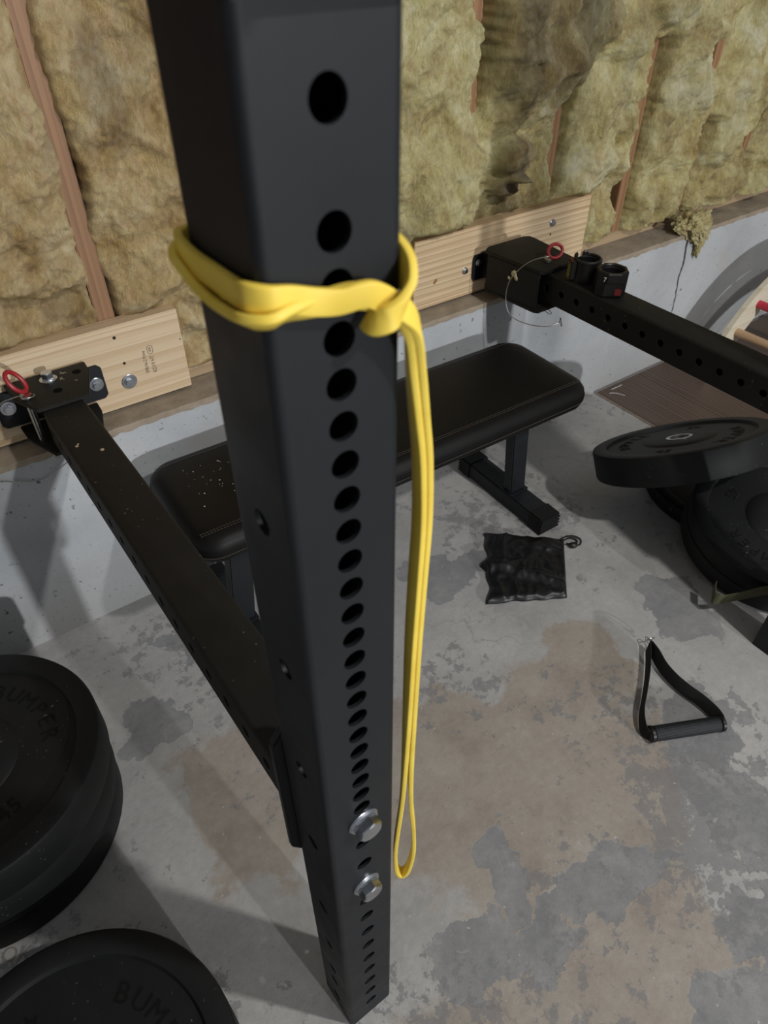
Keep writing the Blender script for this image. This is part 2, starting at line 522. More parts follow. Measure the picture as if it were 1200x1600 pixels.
# bulging clumps: x, z, rx, rz, push, brown, grey
CLUMP = [(1.20, 1.10, .10, .17, .060, .80, 0), (1.285, .985, .05, .07, .030, .6, 0), (1.20, .845, .055, .05, .070, .95, 0), (1.19, .775, .05, .032, .060, 1.0, 0), (1.23, .70, .035, .05, .01, .8, 0), (1.22, .63, .05, .06, -.01, .8, 0), (1.13, .62, .02, .06, .0, .7, 0), (1.31, 1.12, .06, .10, .035, .75, 0),
         (1.00, .80, .10, .15, .038, 0, 0), (1.36, 1.07, .08, .12, .040, .55, 0), (1.46, 1.13, .1, .07, .03, .6, 0), (1.52, .80, .10, .16, .018, .12, 0),
         (1.85, .97, .13, .16, .035, .25, 0), (1.60, 1.06, .06, .05, .02, .35, 0), (2.15, .80, .09, .12, .02, .2, 0), (1.82, .60, .05, .05, .02, .1, 0), (2.25, .60, .08, .05, .02, .1, 0), (2.45, .62, .05, .1, .025, .1, 0),
         (.235, 1.08, .035, .10, .0, .55, 0), (.05, .80, .09, .03, .03, .0, 0), (.07, .74, .035, .03, -.02, .5, 0), (.26, .86, .06, .06, .012, 0, 0), (.36, .95, .06, .12, .01, .1, 0), (1.72, 1.14, .06, .06, .04, .5, 0)]
LW = {.147: .012, 1.095: .006, 1.395: .030, 1.738: .042, 2.048: .030, 2.352: .022}   # bare width left of a stud centre
RW = {.147: .014, 1.095: .014, 1.395: .014, 1.738: .016, 2.048: .015, 2.352: .013}   # bare width right of it
def surf(x, z, i):
    xl, xr = STUDS[i], STUDS[i + 1]
    u = min(max((x - xl) / (xr - xl), 0), 1)
    push = .010 + .012 * sqrt(max(0, sin(pi * u)))
    push += .040 * (billow(x, z, 4.6, 3.1) - .55) + .022 * (billow(x, z, 10.5, 41.3) - .55) + .016 * fbm(x, z, 9, 3, 61) + .010 * (billow(x, z, 19, 11.7) - .5) + .012 * fbm(x, z, 38, 3, 71) + .0050 * noise.noise((x * 120, z * 85, 9)) + .0035 * noise.noise((x * 230, z * 150, 19))
    brown = max(0, fbm(x, z, 4, 4, 44) - .16) * 1.6
    for cx, cz, rx, rz, pu, bn, _g in CLUMP:
        dx = (x - cx) / rx + .35 * noise.noise((x * 14, z * 14, cx * 9)); dz = (z - cz) / rz + .35 * noise.noise((x * 14, z * 14, cz * 9 + 5))
        g = 1 / (1 + exp(min(60, 11 * (sqrt(dx * dx + dz * dz) - 1))))
        push += pu * g; brown = max(brown, bn * g)
    if z < .58: push -= .012 * (.58 - z) / .05 * (1 + noise.noise((x * 20, 3, 4)))
    push = max(push, -.012)
    for xs in (xl, xr):
        a, c = SHOW[xs]
        d = abs(x - xs)
        jit = .014 * noise.noise((z * 6.5, xs * 5, 2 if xs == xl else 7)) + .007 * noise.noise((z * 21, xs * 3, 8)) + .005 * noise.noise((z * 70, xs * 3, 4))
        zz = z + .02 * noise.noise((x * 30, z * 30, 6))
        inz = 1 / (1 + exp(-90 * (zz - a))) * 1 / (1 + exp(-90 * (c - zz)))
        # the right hand flank of a bay sits back from the stud; the left one is nearly flush
        wd = LW.get(xs, .016) if xs == xr else RW.get(xs, .014)
        e = 1 / (1 + exp((d - wd - jit) / .0028))
        push -= inz * e * (push + .075)
    y = YS - push
    # behind and just over the wall boards the batt stays back
    for b0, b1 in ((-.6, .2811), (.9087, 1.5494)):
        inx = 1 / (1 + exp(-220 * (x - b0 + .010))) * 1 / (1 + exp(-220 * (b1 + .010 - x)))
        inz = 1 / (1 + exp(160 * (z - .6861 - .008 + .006 * noise.noise((x * 40, 5, 3)))))
        y += inx * inz * max(0, YS + .003 - y)
    return y, min(1, brown)
BATT = {0: 'pale tan insulation batt at far left of the first bare stud, above the stamped board',
        1: 'warm yellow fibreglass insulation batt just right of the leftmost bare stud',
        2: 'fibreglass insulation batt mostly hidden behind the black front upright',
        3: 'pale yellow insulation batt right of the front upright, above left half of the right board',
        4: 'stained dark brown insulation batt with sagging clumps above the right wall board',
        5: 'mottled yellow insulation batt above the right end of the right wall board',
        6: 'greenish yellow insulation batt right of the fully exposed stud past the right board',
        7: 'yellow insulation batt above the hanging tuft near the crack in the foundation',
        8: 'ragged yellow insulation batt at upper right edge of the wall',
        9: 'insulation batt at the far right end of the stud wall'}
for i in range(len(STUDS) - 1):
    xl, xr = STUDS[i], STUDS[i + 1]
    z0, z1 = ZC + .030, 1.42
    nx = int((xr - xl) / .0038); nz = int((z1 - z0) / .0042)
    vs = []; st = []
    for j in range(nz + 1):
        z = z0 + (z1 - z0) * j / nz
        for k in range(nx + 1):
            x = xl + (xr - xl) * k / nx
            y, br = surf(x, z, i)
            y = min(y, 1.205)
            zz = z
            if j == 0:
                zz = ZC + .038 + .012 * max(0, noise.noise((x * 25, 1, 2)))
            if y < YS and z < ZC + .037: zz = max(zz, ZC + .037)
            vs.append((x, y, zz)); st.append((br, min(1, max(0, (x - .35) / .55))))
    fs = [(j * (nx + 1) + k, j * (nx + 1) + k + 1, (j + 1) * (nx + 1) + k + 1, (j + 1) * (nx + 1) + k) for j in range(nz) for k in range(nx)]
    me = bpy.data.meshes.new('insulation_batt')
    me.from_pydata(vs, [], fs)
    ca = me.color_attributes.new('stain', 'FLOAT_COLOR', 'POINT')
    for q, (br, gn) in enumerate(st): ca.data[q].color = (br, gn, 0, 1)
    for p in me.polygons: p.use_smooth = True
    o = link('insulation_batt', me, M['batt'])
    tag(o, BATT[i], 'insulation', 'fibreglass batts between the wall studs')
# tuft hanging over the ledge
me = bpy.data.meshes.new('insulation_tuft')
bm = bmesh.new(); bmesh.ops.create_icosphere(bm, subdivisions=6, radius=1)
lay = bm.verts.layers.float_color.new('stain')
for v in bm.verts:
    c = v.co.copy()
    n_ = .34 * noise.noise(c * 1.6 + V((3, 1, 7))) + .20 * noise.noise(c * 3.6 + V((1, 5, 2))) + .12 * noise.noise(c * 8) + .07 * noise.noise(c * 17) + .05 * noise.noise(c * 36)
    f = max(0, -c.z)
    w_ = .082 - .050 * min(1, f * 1.6)
    px_ = c.x * (1 + n_) * w_ + .040 * min(1, f * 1.5)
    py_ = c.y * (1 + n_) * (.045 - .028 * min(1, f * 1.6)) - .020 * min(1, f * 1.4)
    pz_ = c.z * (1 + n_) * (.040 if c.z > 0 else .095) + .006 * noise.noise(c * 9 + V((8, 8, 8)))
    v.co = (px_, py_, pz_)
    v[lay] = (max(0, .25 * noise.noise(c * 3)), .8, 0, 1)
bm.to_mesh(me); bm.free()
for p in me.polygons: p.use_smooth = True
tf = link('insulation_tuft', me, M['batt']); tf.location = (2.030, YW + .010, .520)
tag(tf, 'loose yellow insulation tuft drooping over the concrete ledge above the crack', 'insulation')

# ------------------------------------------------------------------ hex bolts
def hexbolt(parent, loc, axis, r=.0125, h=.009, washer=.0165, xdir=None, name='bolt', wt=.0022, flange=True):
    m = frame(loc, axis, xdir)
    b = MB()
    b.lathe([(0, 0), (washer, 0), (washer, wt * .7), (washer * .93, wt), (0, wt)], 28, m)
    if flange:
        b.lathe([(0, wt), (r * 1.22, wt), (r * 1.12, wt + .0016), (0, wt + .0016)], 28, m)
    hx = [(r * cos(pi / 3 * k), r * sin(pi / 3 * k)) for k in range(6)]
    b.prism(hx, wt, wt + h * .86, 0, m)
    c = [(r * .99 * cos(pi / 3 * k), r * .99 * sin(pi / 3 * k), wt + h * .86) for k in range(6)]
    d = [(r * .84 * cos(pi / 12 * k), r * .84 * sin(pi / 12 * k), wt + h) for k in range(24)]
    vs = [m @ V(q) for q in c + d]
    fs = [tuple(range(6, 30))]
    for k in range(6):
        k2 = (k + 1) % 6
        seq = [6 + (4 * k + j) % 24 for j in range(5)]
        fs.append((k, *seq[:3])); fs.append((k, seq[2], k2)) ; fs.append((k2, *seq[2:][::-1][:0], seq[2], seq[3], seq[4]))
    b.add(vs, fs)
    return b.build(name, M['zinc'], parent, ang=25)

# ------------------------------------------------------------------ perforated steel tube
def perf_tube(L, hx, hy, faces, dia=.0175, r=.006, cap=True):
    """tube along local z from 0..L. faces: dict side -> list of hole positions ('-y','+y','-x','+x')"""
    b = MB()
    N = 20; R = dia / 2; wall = .0032
    def side(name):
        half = (hx if 'y' in name else hy) - r
        d = hy if 'y' in name else hx
        sg = -1 if name[0] == '-' else 1
        def P(a, z, o=0.0):
            if 'y' in name: return (a, sg * (d - o), z)
            return (sg * (d - o), a, z)
        zs = sorted(faces.get(name, []))
        if not zs:
            b.add([P(-half, 0), P(half, 0), P(half, L), P(-half, L)], [(0, 1, 2, 3)]); return
        cuts = [0] + [(p + q) / 2 for p, q in zip(zs[:-1], zs[1:])] + [L]
        for k, z in enumerate(zs):
            lo = max(cuts[k], z - .0125); hi = min(cuts[k + 1], z + .0125)
            if lo - cuts[k] > 1e-5: b.add([P(-half, cuts[k]), P(half, cuts[k]), P(half, lo), P(-half, lo)], [(0, 1, 2, 3)])
            if cuts[k + 1] - hi > 1e-5: b.add([P(-half, hi), P(half, hi), P(half, cuts[k + 1]), P(-half, cuts[k + 1])], [(0, 1, 2, 3)])
            ring = []; outer = []; inn = []
            for j in range(N):
                a = 2 * pi * (j + .5) / N
                ca, sa = cos(a), sin(a)
                ring.append(P(R * ca, z + R * sa)); inn.append(P(R * ca, z + R * sa, wall))
                mx = half; mz = (hi - z) if sa > 0 else (z - lo)
                s = min(mx / max(abs(ca), 1e-6), mz / max(abs(sa), 1e-6))
                outer.append(P(s * ca, z + s * sa))
            fs = []
            for j in range(N):
                j2 = (j + 1) % N
                fs.append((j, j2, N + j2, N + j)); fs.append((j2, j, 2 * N + j, 2 * N + j2))
            b.add(ring + outer + inn, fs)
            # corner triangles of the cell
            for sa_, sc_ in ((1, 1), (1, -1), (-1, 1), (-1, -1)):
                cpt = P(sc_ * half, hi if sa_ > 0 else lo)
                # the two outer points adjacent to this corner
                best = None
                ang = math.atan2((hi - z) if sa_ > 0 else -(z - lo), sc_ * half)
                idx = (ang / (2 * pi) * N - .5) % N
                j = int(math.floor(idx)) % N; j2 = (j + 1) % N
                b.add([outer[j], cpt, outer[j2]], [(0, 1, 2)])
    for s_ in ('-y', '+y', '-x', '+x'): side(s_)
    # rounded corners
    K = 4
    for sx_, sy_, a0 in ((1, 1, 0), (-1, 1, 90), (-1, -1, 180), (1, -1, 270)):
        cx, cy = sx_ * (hx - r), sy_ * (hy - r)
        vs = []
        for k in range(K + 1):
            a = radians(a0 + 90 * k / K)
            vs += [(cx + r * cos(a), cy + r * sin(a), 0), (cx + r * cos(a), cy + r * sin(a), L)]
        b.add(vs, [(2 * k, 2 * k + 2, 2 * k + 3, 2 * k + 1) for k in range(K)])
    if cap:
        pl = rrect(2 * hx, 2 * hy, r, K)
        b.add([(x, y, 0) for x, y in pl], [tuple(range(len(pl)))])
        b.add([(x, y, L) for x, y in pl], [tuple(range(len(pl)))])
    bmesh.ops.remove_doubles(b.bm, verts=b.bm.verts, dist=1e-5)
    return b

IN = .0254
Z0 = 1.2788
front = [Z0 - k * IN for k in (0, 2, 3, 4, 5, 6, 7, 8, 9, 10, 11, 12, 13, 14, 15, 16, 17, 18, 19, 20, 21, 22, 23, 24)] + [Z0 - k * IN for k in range(26, 50, 2)]
front += [Z0 + 2 * k * IN for k in range(1, 18)]
front = [z for z in front if .02 < z < 2.25]
sideh = [1.35, 1.20, 1.05, .90, .75, .60, .419, .29, .184, .127, .05, 1.5, 1.65, 1.8, 1.95]

def upright(parent, bolts=True):
    b = perf_tube(2.28, .0381, .0381, {'-y': front, '+y': front, '-x': sideh, '+x': sideh}, .0185, .0055)
    u = b.build('upright', M['coat'], parent, ang=28)
    if bolts:
        for k in (24, 30):
            hexbolt(u, (0, -.0381, Z0 - k * IN), (0, -1, 0), .0132, .0130, .0165, (0.25, 0, 1), wt=.003)
    return u

ZA = .6247  # top of the lower arms
def endplate(x0, x1, parent):
    b = MB()
    mz = Matrix(((1, 0, 0, 0), (0, 0, 1, 0), (0, 1, 0, 0), (0, 0, 0, 1)))
    b.prism([(x0, .522), (x0 + .014, .498), (x1 - .014, .498), (x1, .522), (x1, .738), (x1 - .014, .756), (x0 + .014, .756), (x0, .738)], .0386, .0495, .0025, mz)
    return b.build('end_plate', M['coat'], parent)
# ------------------------------------------------------------------ left half of the folding rack
PHI = radians(.8)
rackL = empty('folding_rack_frame', (0, 0, 0), (0, 0, PHI))
tag(rackL, 'black perforated steel upright in the foreground with its arm back to the left wall board', 'rack')
upL = upright(rackL)
# arm: local z -> world +y
armh = [.0125 + .0508 * k for k in range(1, 18)]
AL, A0 = .895, .050
b = perf_tube(AL, .0379, .0381, {'-x': armh, '+x': armh}, .0165, .006)
b.bm.transform(Matrix.Translation((.006, A0, ZA - .0381)) @ Matrix.Rotation(radians(-90), 4, 'X'))
armL = b.build('lower_arm', M['coat_dust'], rackL, ang=28)
endplate(-.047, .050, armL)
fk = simple('tan_fleck', (.42, .30, .20), .9)
for x, y, rr in ((-.016, .80, .0028), (-.0125, .805, .0018), (.016, .765, .0035)):
    b = MB(); b.lathe([(0, .0), (rr, 0), (rr, .0006), (0, .0007)], 10, Matrix.Translation((x, y, ZA)))
    b.build('dust_fleck', fk, armL)

# wall bracket of the left arm
def plate_poly(pts, z0, z1, bev=.0015): 
    b = MB(); b.prism(pts, z0, z1, bev); return b
ZT0, ZT1 = .6262, .6342
brL = empty('wall_bracket', (0, 0, 0), (0, 0, -PHI)); brL.parent = rackL
b = MB()
b.prism([(-.083, 1.0665), (-.078, 1.000), (-.053, .940), (.042, .940), (.056, .985), (.070, 1.030), (.072, 1.0665)], ZT0, ZT1, .0012)
tp = b.build('top_plate', M['coat_dust'], brL)
for x, y in ((.047, 1.034), (-.003, .985)):
    b = MB(); b.lathe([(0, 0), (.0085, 0), (.0085, .0004), (0, .0004)], 20, Matrix.Translation((x, y, ZT1)))
    b.build('bolt_hole', M['inside'], tp)
scr = simple('pale_scratch', (.35, .30, .20), .8)
for (x0, y0, x1, y1) in ((.018, 1.045, .03, 1.043), (.012, 1.02, .018, 1.03), (.013, 1.03, .019, 1.018), (.035, 1.005, .039, 1.0), (.020, 1.052, .024, 1.040)):
    b = MB(); b.box((0, -.0006, 0), (sqrt((x1 - x0) ** 2 + (y1 - y0) ** 2), .0006, .0004), 0, Matrix.Translation((x0, y0, ZT1)) @ Matrix.Rotation(math.atan2(y1 - y0, x1 - x0), 4, 'Z'))
    b.build('scratch', scr, tp, smooth=False)
b = MB()
b.prism([(-.083, 1.0665), (-.080, 1.015), (-.052, .935), (-.018, .935), (.046, .945), (.070, 1.030), (.072, 1.0665)], .530, .538, .0012)
b.build('bottom_plate', M['coat_dust'], brL)
b = MB()
pl = []
for x, z in ((-.112, .548), (-.104, .540), (.092, .540), (.100, .548), (.100, .609), (.092, .617), (-.104, .617), (-.112, .609)): pl.append((x, z))
m_xz = Matrix(((1, 0, 0, 0), (0, 0, 1, 0), (0, 1, 0, 0), (0, 0, 0, 1)))
b.prism(pl, 1.0670, 1.0725, .001, m_xz)
bp = b.build('back_plate', M['coat'], brL)
hexbolt(brL, (.0815, 1.067, .577), (0, -1, 0), .0085, .007, .0150, (1, 0, .3))
hexbolt(brL, (-.090, 1.067, .583), (0, -1, 0), .0085, .007, .0150, (1, 0, .5))
hexbolt(brL, (-.006, 1.036, ZT1), (0, 0, 1), .0115, .014, .0165, (1, .3, 0))
b = MB(); b.lathe([(0, .002), (.010, .002), (.010, .095), (0, .095)], 20, Matrix.Translation((-.006, 1.036, .534)))
b.build('pivot_sleeve', M['coat'], brL)
# ------------------------------------------------------------------ right half
PHI2 = radians(-.58)
RX = 1.1886
rackR = empty('folding_rack_frame', (RX, 0, 0), (0, 0, PHI2))
tag(rackR, 'black rack arm at upper right carrying two collars, with its upright foot at right edge', 'rack')
upR = upright(rackR)
arm2 = [.5876 - A0 - .0508 * 12 + .0508 * k + .0 for k in range(0, 18)]
arm2 = [.0395 + .0505 * k for k in range(17)]
b = perf_tube(.93, .0379, .0381, {'-x': arm2, '+x': arm2}, .0165, .006)
b.bm.transform(Matrix.Translation((0, A0, ZA - .0381)) @ Matrix.Rotation(radians(-90), 4, 'X'))
armR = b.build('lower_arm', M['coat_dust'], rackR, ang=28)
endplate(-.050, .047, armR)
brR = empty('wall_bracket', (0, 0, 0), (0, 0, 0)); brR.parent = rackR
brR.matrix_parent_inverse = (Matrix.Translation((RX, 0, 0)) @ Matrix.Rotation(PHI2, 4, 'Z')).inverted()
def rr_(pts): return pts
b = MB()
b.prism([(1.112, 1.020), (1.118, 1.038), (1.135, 1.048), (1.262, 1.048), (1.278, 1.040), (1.280, 1.02), (1.266, .865), (1.258, .848), (1.140, .842), (1.131, .850)], ZT0, ZT1 + .001, .0015)
tpr = b.build('top_plate', M['coat_dust'], brR)
b = MB(); b.lathe([(0, 0), (.0085, 0), (.0085, .0004), (0, .0004)], 20, Matrix.Translation((1.226, .887, ZT1 + .001)))
b.build('bolt_hole', M['inside'], tpr)
b = MB()
b.prism([(1.112, 1.020), (1.135, 1.048), (1.262, 1.048), (1.280, 1.02), (1.262, .865), (1.250, .840), (1.132, .838), (1.124, .85)], .528, .5355, .0012)
b.build('bottom_plate', M['coat_dust'], brR)
b = MB()
b.prism([(1.1115, 1.020), (1.1290, .850), (1.1350, .850), (1.1175, 1.020)], .5355, ZT0, .001)
b.prism([(1.112, 1.018), (1.135, 1.046), (1.262, 1.046), (1.280, 1.018), (1.274, 1.018), (1.258, 1.040), (1.139, 1.040), (1.119, 1.016)], .5355, ZT0, .001)
b.build('side_plate', M['coat_dust'], brR)
b = MB()
pl = [(1.106, .548), (1.112, .540), (1.300, .540), (1.308, .548), (1.308, .602), (1.300, .610), (1.112, .610), (1.106, .602)]
b.prism(pl, 1.0670, 1.0725, .001, m_xz)
b.box((1.140, 1.040, .545), (1.255, 1.068, .612), .001)
b.build('back_plate', M['coat'], brR)
hexbolt(brR, (1.122, 1.067, .588), (0, -1, 0), .0070, .006, .0090, (1, 0, .3))
b = MB()
for (y, z, s_, sd) in ((.928, .605, .0085, 1), (.921, .596, .006, 4), (.944, .590, .004, 9)):
    bm2 = bmesh.new(); bmesh.ops.create_icosphere(bm2, subdivisions=3, radius=s_)
    for v in bm2.verts: v.co *= 1 + .35 * noise.noise(v.co * 160 + V((sd, 0, 0))); v.co.x *= .25
    bm2.transform(Matrix.Translation((1.1115 + (1.02 - y) * .103 - .0004, y, z)))
    b._merge(bm2)
b.build('scuff', simple('cream_scuff', (.55, .48, .28), .9), brR)

# ------------------------------------------------------------------ locking pins
def lock_pin(loc, ringc, ringn, ringx, sx, sy, cable, loops, label, tailz=.520):
    root = empty('locking_pin', loc)
    tag(root, label, 'pin', 'red ring locking pins')
    lx = V(loc)
    b = MB(); b.lathe([(0, -.118), (.0045, -.118), (.0065, -.113), (.0065, .002), (.010, .002), (.010, .007), (0, .007)], 18)
    b.build('shank', M['steel'], root)
    b = MB(); b.torus(.0185, .0042, frame(V(ringc) - lx, ringn, ringx), sx, sy)
    b.build('pull_ring', M['red'], root)
    b = MB()
    b.tube(smoothpath([V(p) - lx for p in cable], 8), .0011, 8)
    for c, n_, rr in loops:
        b.torus(rr, .0010, frame(V(c) - lx, n_), n=24, m=6)
    b.build('lanyard', M['wire'], root)
    return root
lock_pin((-.058, .990, ZT1 + .001), (-.0645, 1.002, .6655), (.55, -.55, .42), (-.45, .2, .75), 1.22, .78,
         [(-.060, .985, .645), (-.082, .995, .640), (-.110, 1.0, .627), (-.16, .99, .56), (-.19, 1.0, .50), (-.155, 1.008, .474), (-.093, 1.012, .440), (-.045, 1.006, .457), (-.026, .99, .478), (-.035, .975, .50), (-.052, .985, .512)],
         [((-.056, .985, .641), (.1, .2, 1), .012), ((-.045, .985, .505), (.6, -.5, .2), .010)],
         'red ring locking pin with wire lanyard in the left wall bracket')
lock_pin((1.188, .882, ZT1 + .002), (1.205, .878, .6605), (-.25, -.80, .45), (1, -.1, .1), 1.1, .88,
         [(1.186, .876, .648), (1.150, .846, .670), (1.118, .880, .652), (1.108, .925, .596), (1.108, .935, .540), (1.112, .916, .500), (1.118, .865, .495), (1.135, .81, .503), (1.162, .793, .512), (1.176, .80, .520)],
         [((1.186, .880, .646), (.3, -.3, 1), .010), ((1.172, .793, .512), (.7, -.5, .2), .011), ((1.176, .845, .520), (.3, -.3, .8), .011)],
         'red ring locking pin with wire lanyard in the right wall bracket')

# ------------------------------------------------------------------ wall boards
BZ0, BZ1, BY = .5019, .6861, 1.0729
bl = MB(); bl.box((-.55, BY, BZ0), (.2811, BY + .038, BZ1), .0015)
boardL = bl.build('wall_board', M['pine'], smooth=False)
tag(boardL, 'pale pine board with grade stamp fixed to the wall behind the left bracket', 'board')
hexbolt(boardL, (.149, BY, .558), (0, -1, 0), .0095, .007, .0165, (1, 0, .2))
dk = simple('hole_dark', (.02, .012, .008), .9)
for x, z, r_ in ((.143, .661, .0035), (.149, .601, .0032), (.276, .618, .0015)):
    b = MB(); b.lathe([(0, 0), (r_, 0), (r_, .0004), (0, .0004)], 14, frame((x, BY, z), (0, -1, 0)))
    b.build('drill_hole', dk, boardL)
b = MB()
mxt = Matrix(((0, -1, 0, 0), (0, 0, -1, BY - .0003), (1, 0, 0, 0), (0, 0, 0, 1)))
def tmat(x, z, sx=1.0):
    m = mxt.copy(); m.translation = V((x, BY - .0003, z)); return m @ Matrix.Diagonal((sx, 1, 1, 1))
add_text(b, 'SPIB.No.2 Prime', .0105, tmat(.1925, .5900, .74), .0001)
add_text(b, 'KD19 HT', .0125, tmat(.2085, .5805, .80), .0001)
add_text(b, 'SPIB', .0072, tmat(.2075, .6145, .80), .0001)
ov = [(.2075 + q[1], BY - .0003, .6145 + q[0]) for q in rrect(.019, .0115, .0055, 5)]
b.tube(ov, .00045, 6, closed=True)
b.build('grade_stamp', M['ink'], boardL, smooth=False)

br_ = MB(); br_.box((.9087, BY, BZ0), (1.5494, BY + .038, BZ1), .0015)
boardR = br_.build('wall_board', M['pine2'], smooth=False)
me_ = boardR.data.copy(); boardR.data = me_
# shift the grain: object origin moved so the two boards differ
for v in me_.vertices: v.co -= V((.9087, BY, BZ0 - .4))
boardR.location = (.9087, BY, BZ0 - .4)
tag(boardR, 'pale pine board with bold grain lines fixed to the wall behind the right bracket', 'board')
hb = hexbolt(boardR, (1.399 - .9087, 0, .636 - BZ0 + .4), (0, -1, 0), .0072, .006, .0110, (1, 0, .2))
hexbolt(boardR, (1.081 - .9087, 0, .574 - BZ0 + .4), (0, -1, 0), .0068, .006, .0095, (1, 0, .4))
b = MB()
b.lathe([(0, 0), (.0032, 0), (.0032, .0004), (0, .0004)], 14, frame((1.398 - .9087, 0, .604 - BZ0 + .4), (0, -1, 0)))
b.build('drill_hole', simple('hole_dark2', (.02, .012, .008), .9), boardR)
b = MB()
b.lathe([(0, 0), (.0060, 0), (.0060, .0003), (0, .0003)], 14, frame((.98 - .9087, 0, .569 - BZ0 + .4), (0, -1, 0)) @ Matrix.Diagonal((1.4, .8, 1, 1)))
b.build('knot', simple('knot_brown', (.26, .13, .06), .7), boardR)

# ------------------------------------------------------------------ resistance band
RS = rrect(.0128, .0046, .0010, 2)
def ribbon(mb, ctl, wd, k=8):
    p = smoothpath(ctl, k); w = smoothpath(wd, k)
    mb.sweep(p, RS, w)
b = MB()
Z = (0, 0, 1)
# two strands round the back, left side and front
ribbon(b, [(.034, .0435, 1.211), (.0, .0435, 1.210), (-.034, .0435, 1.209), (-.0425, .037, 1.2085), (-.0425, .021, 1.2055), (-.0420, -.001, 1.2055), (-.0420, -.025, 1.2065), (-.0425, -.036, 1.2090), (-.036, -.0430, 1.2085), (-.026, -.0430, 1.2060), (-.014, -.0435, 1.2020), (-.003, -.0450, 1.2000), (.006, -.0470, 1.2010), (.012, -.0480, 1.2005), (.019, -.0480, 1.1965), (.026, -.0475, 1.191)],
       [Z, Z, Z, Z, Z, Z, Z, Z, Z, (0, .05, 1), (0, .05, 1), (0, -.1, 1), (0, -.1, 1), (.1, -.1, 1), (.25, -.1, 1), (.35, 0, 1)])
ribbon(b, [(.034, .048, 1.206), (.0, .048, 1.205), (-.034, .048, 1.203), (-.0455, .036, 1.2010), (-.0440, .020, 1.1960), (-.0435, -.001, 1.1940), (-.0435, -.022, 1.1955), (-.0445, -.036, 1.1985), (-.038, -.0450, 1.2000), (-.028, -.0430, 1.2005), (-.016, -.0410, 1.1995), (-.006, -.0405, 1.1990), (.006, -.0410, 1.1985), (.016, -.0425, 1.1960), (.026, -.0435, 1.1905)],
       [Z, Z, Z, (-.3, .3, 1), (-.75, 0, .7), (-.85, 0, .55), (-.85, -.1, .55), (-.6, -.5, .6), (-.3, -.75, .6), (0, -.75, .65), (0, -.5, .85), (0, -.2, 1), (0, 0, 1), (.2, 0, 1), (.35, 0, 1)])
# bight coming round the right edge and crossing over the strands
ribbon(b, [(.0, .053, 1.206), (.030, .0485, 1.208), (.0412, .036, 1.2095), (.0406, .010, 1.2100), (.0408, -.018, 1.2105), (.0408, -.031, 1.2090), (.0385, -.0420, 1.2045), (.0325, -.0500, 1.1985), (.0250, -.0540, 1.1935), (.0175, -.0545, 1.1895), (.0130, -.0500, 1.1870), (.0140, -.0440, 1.1870)],
       [Z, Z, Z, Z, (.0, .10, 1), (.0, .20, 1), (.15, .05, 1), (.45, .1, .85), (.55, 0, .8), (.55, 0, .8), (.55, 0, .8), (.55, 0, .8)])
ribbon(b, [(.0408, .030, 1.2040), (.0405, -.004, 1.2035), (.0408, -.026, 1.2010), (.0390, -.0405, 1.1960), (.0310, -.0480, 1.1925), (.0225, -.0490, 1.1880)],
       [Z, Z, (.0, .2, 1), (.15, .1, 1), (.5, 0, .8), (.5, 0, .8)])
# the long loop that hangs from the hitch
core = [((0.0220, -0.0480, 1.1930), 0), ((0.0303, -0.0490, 1.1870), .001), ((0.0380, -0.0470, 1.1740), .0022), ((0.0445, -0.0420, 1.1500), .0024), ((0.0512, -0.0380, 1.1160), .0024), ((0.0567, -0.0360, 1.0800), .0024), ((0.0592, -0.0355, 1.0300), .0024), ((0.0577, -0.0355, 0.9700), .0024), ((0.0562, -0.0355, 0.9000), .0024), ((0.0557, -0.0355, 0.8000), .0024), ((0.0557, -0.0355, 0.7000), .0030), ((0.0562, -0.0355, 0.6300), .0050), ((0.0567, -0.0355, 0.5730), .0085), ((0.0562, -0.0355, 0.5230), .0102), ((0.0547, -0.0355, 0.4830), .0082), ((0.0537, -0.0355, 0.4650), .0050)]
sdir = [(.3, -.9, .2), (.4, -.8, .3), (.6, -.55, .45), (.8, -.40, .3), (.93, -.25, .2), (.98, -.15, 0), (.99, -.10, 0), (.99, -.05, 0), (.99, -.10, 0), (.96, -.25, 0), (.88, -.47, 0)] + [(.82, -.58, 0)] * 5
A = []; W = []
for (c, s_), d in zip(core, sdir):
    dv = V(d).normalized(); A.append(V(c) + dv * s_)
    W.append(dv)
B_ = []
for (c, s_), d in zip(core, sdir): B_.append(V(c) - V(d).normalized() * s_)
path = A + [V((.0532, -.0355, .4585))] + B_[::-1]
def wdir_of(i):
    d = V(sdir[i]).normalized()
    tdn = V(core[min(i + 1, 15)][0]) - V(core[max(i - 1, 0)][0])
    w = tdn.normalized().cross(d)
    return w
wds = [wdir_of(i) for i in range(16)]
ww = wds + [wds[-1]] + wds[::-1]
ribbon(b, path, ww, 8)
bd = b.build('resistance_band', M['band'], ang=60)
tag(bd, 'yellow rubber resistance band hitched round the foreground upright and hanging down', 'resistance band')

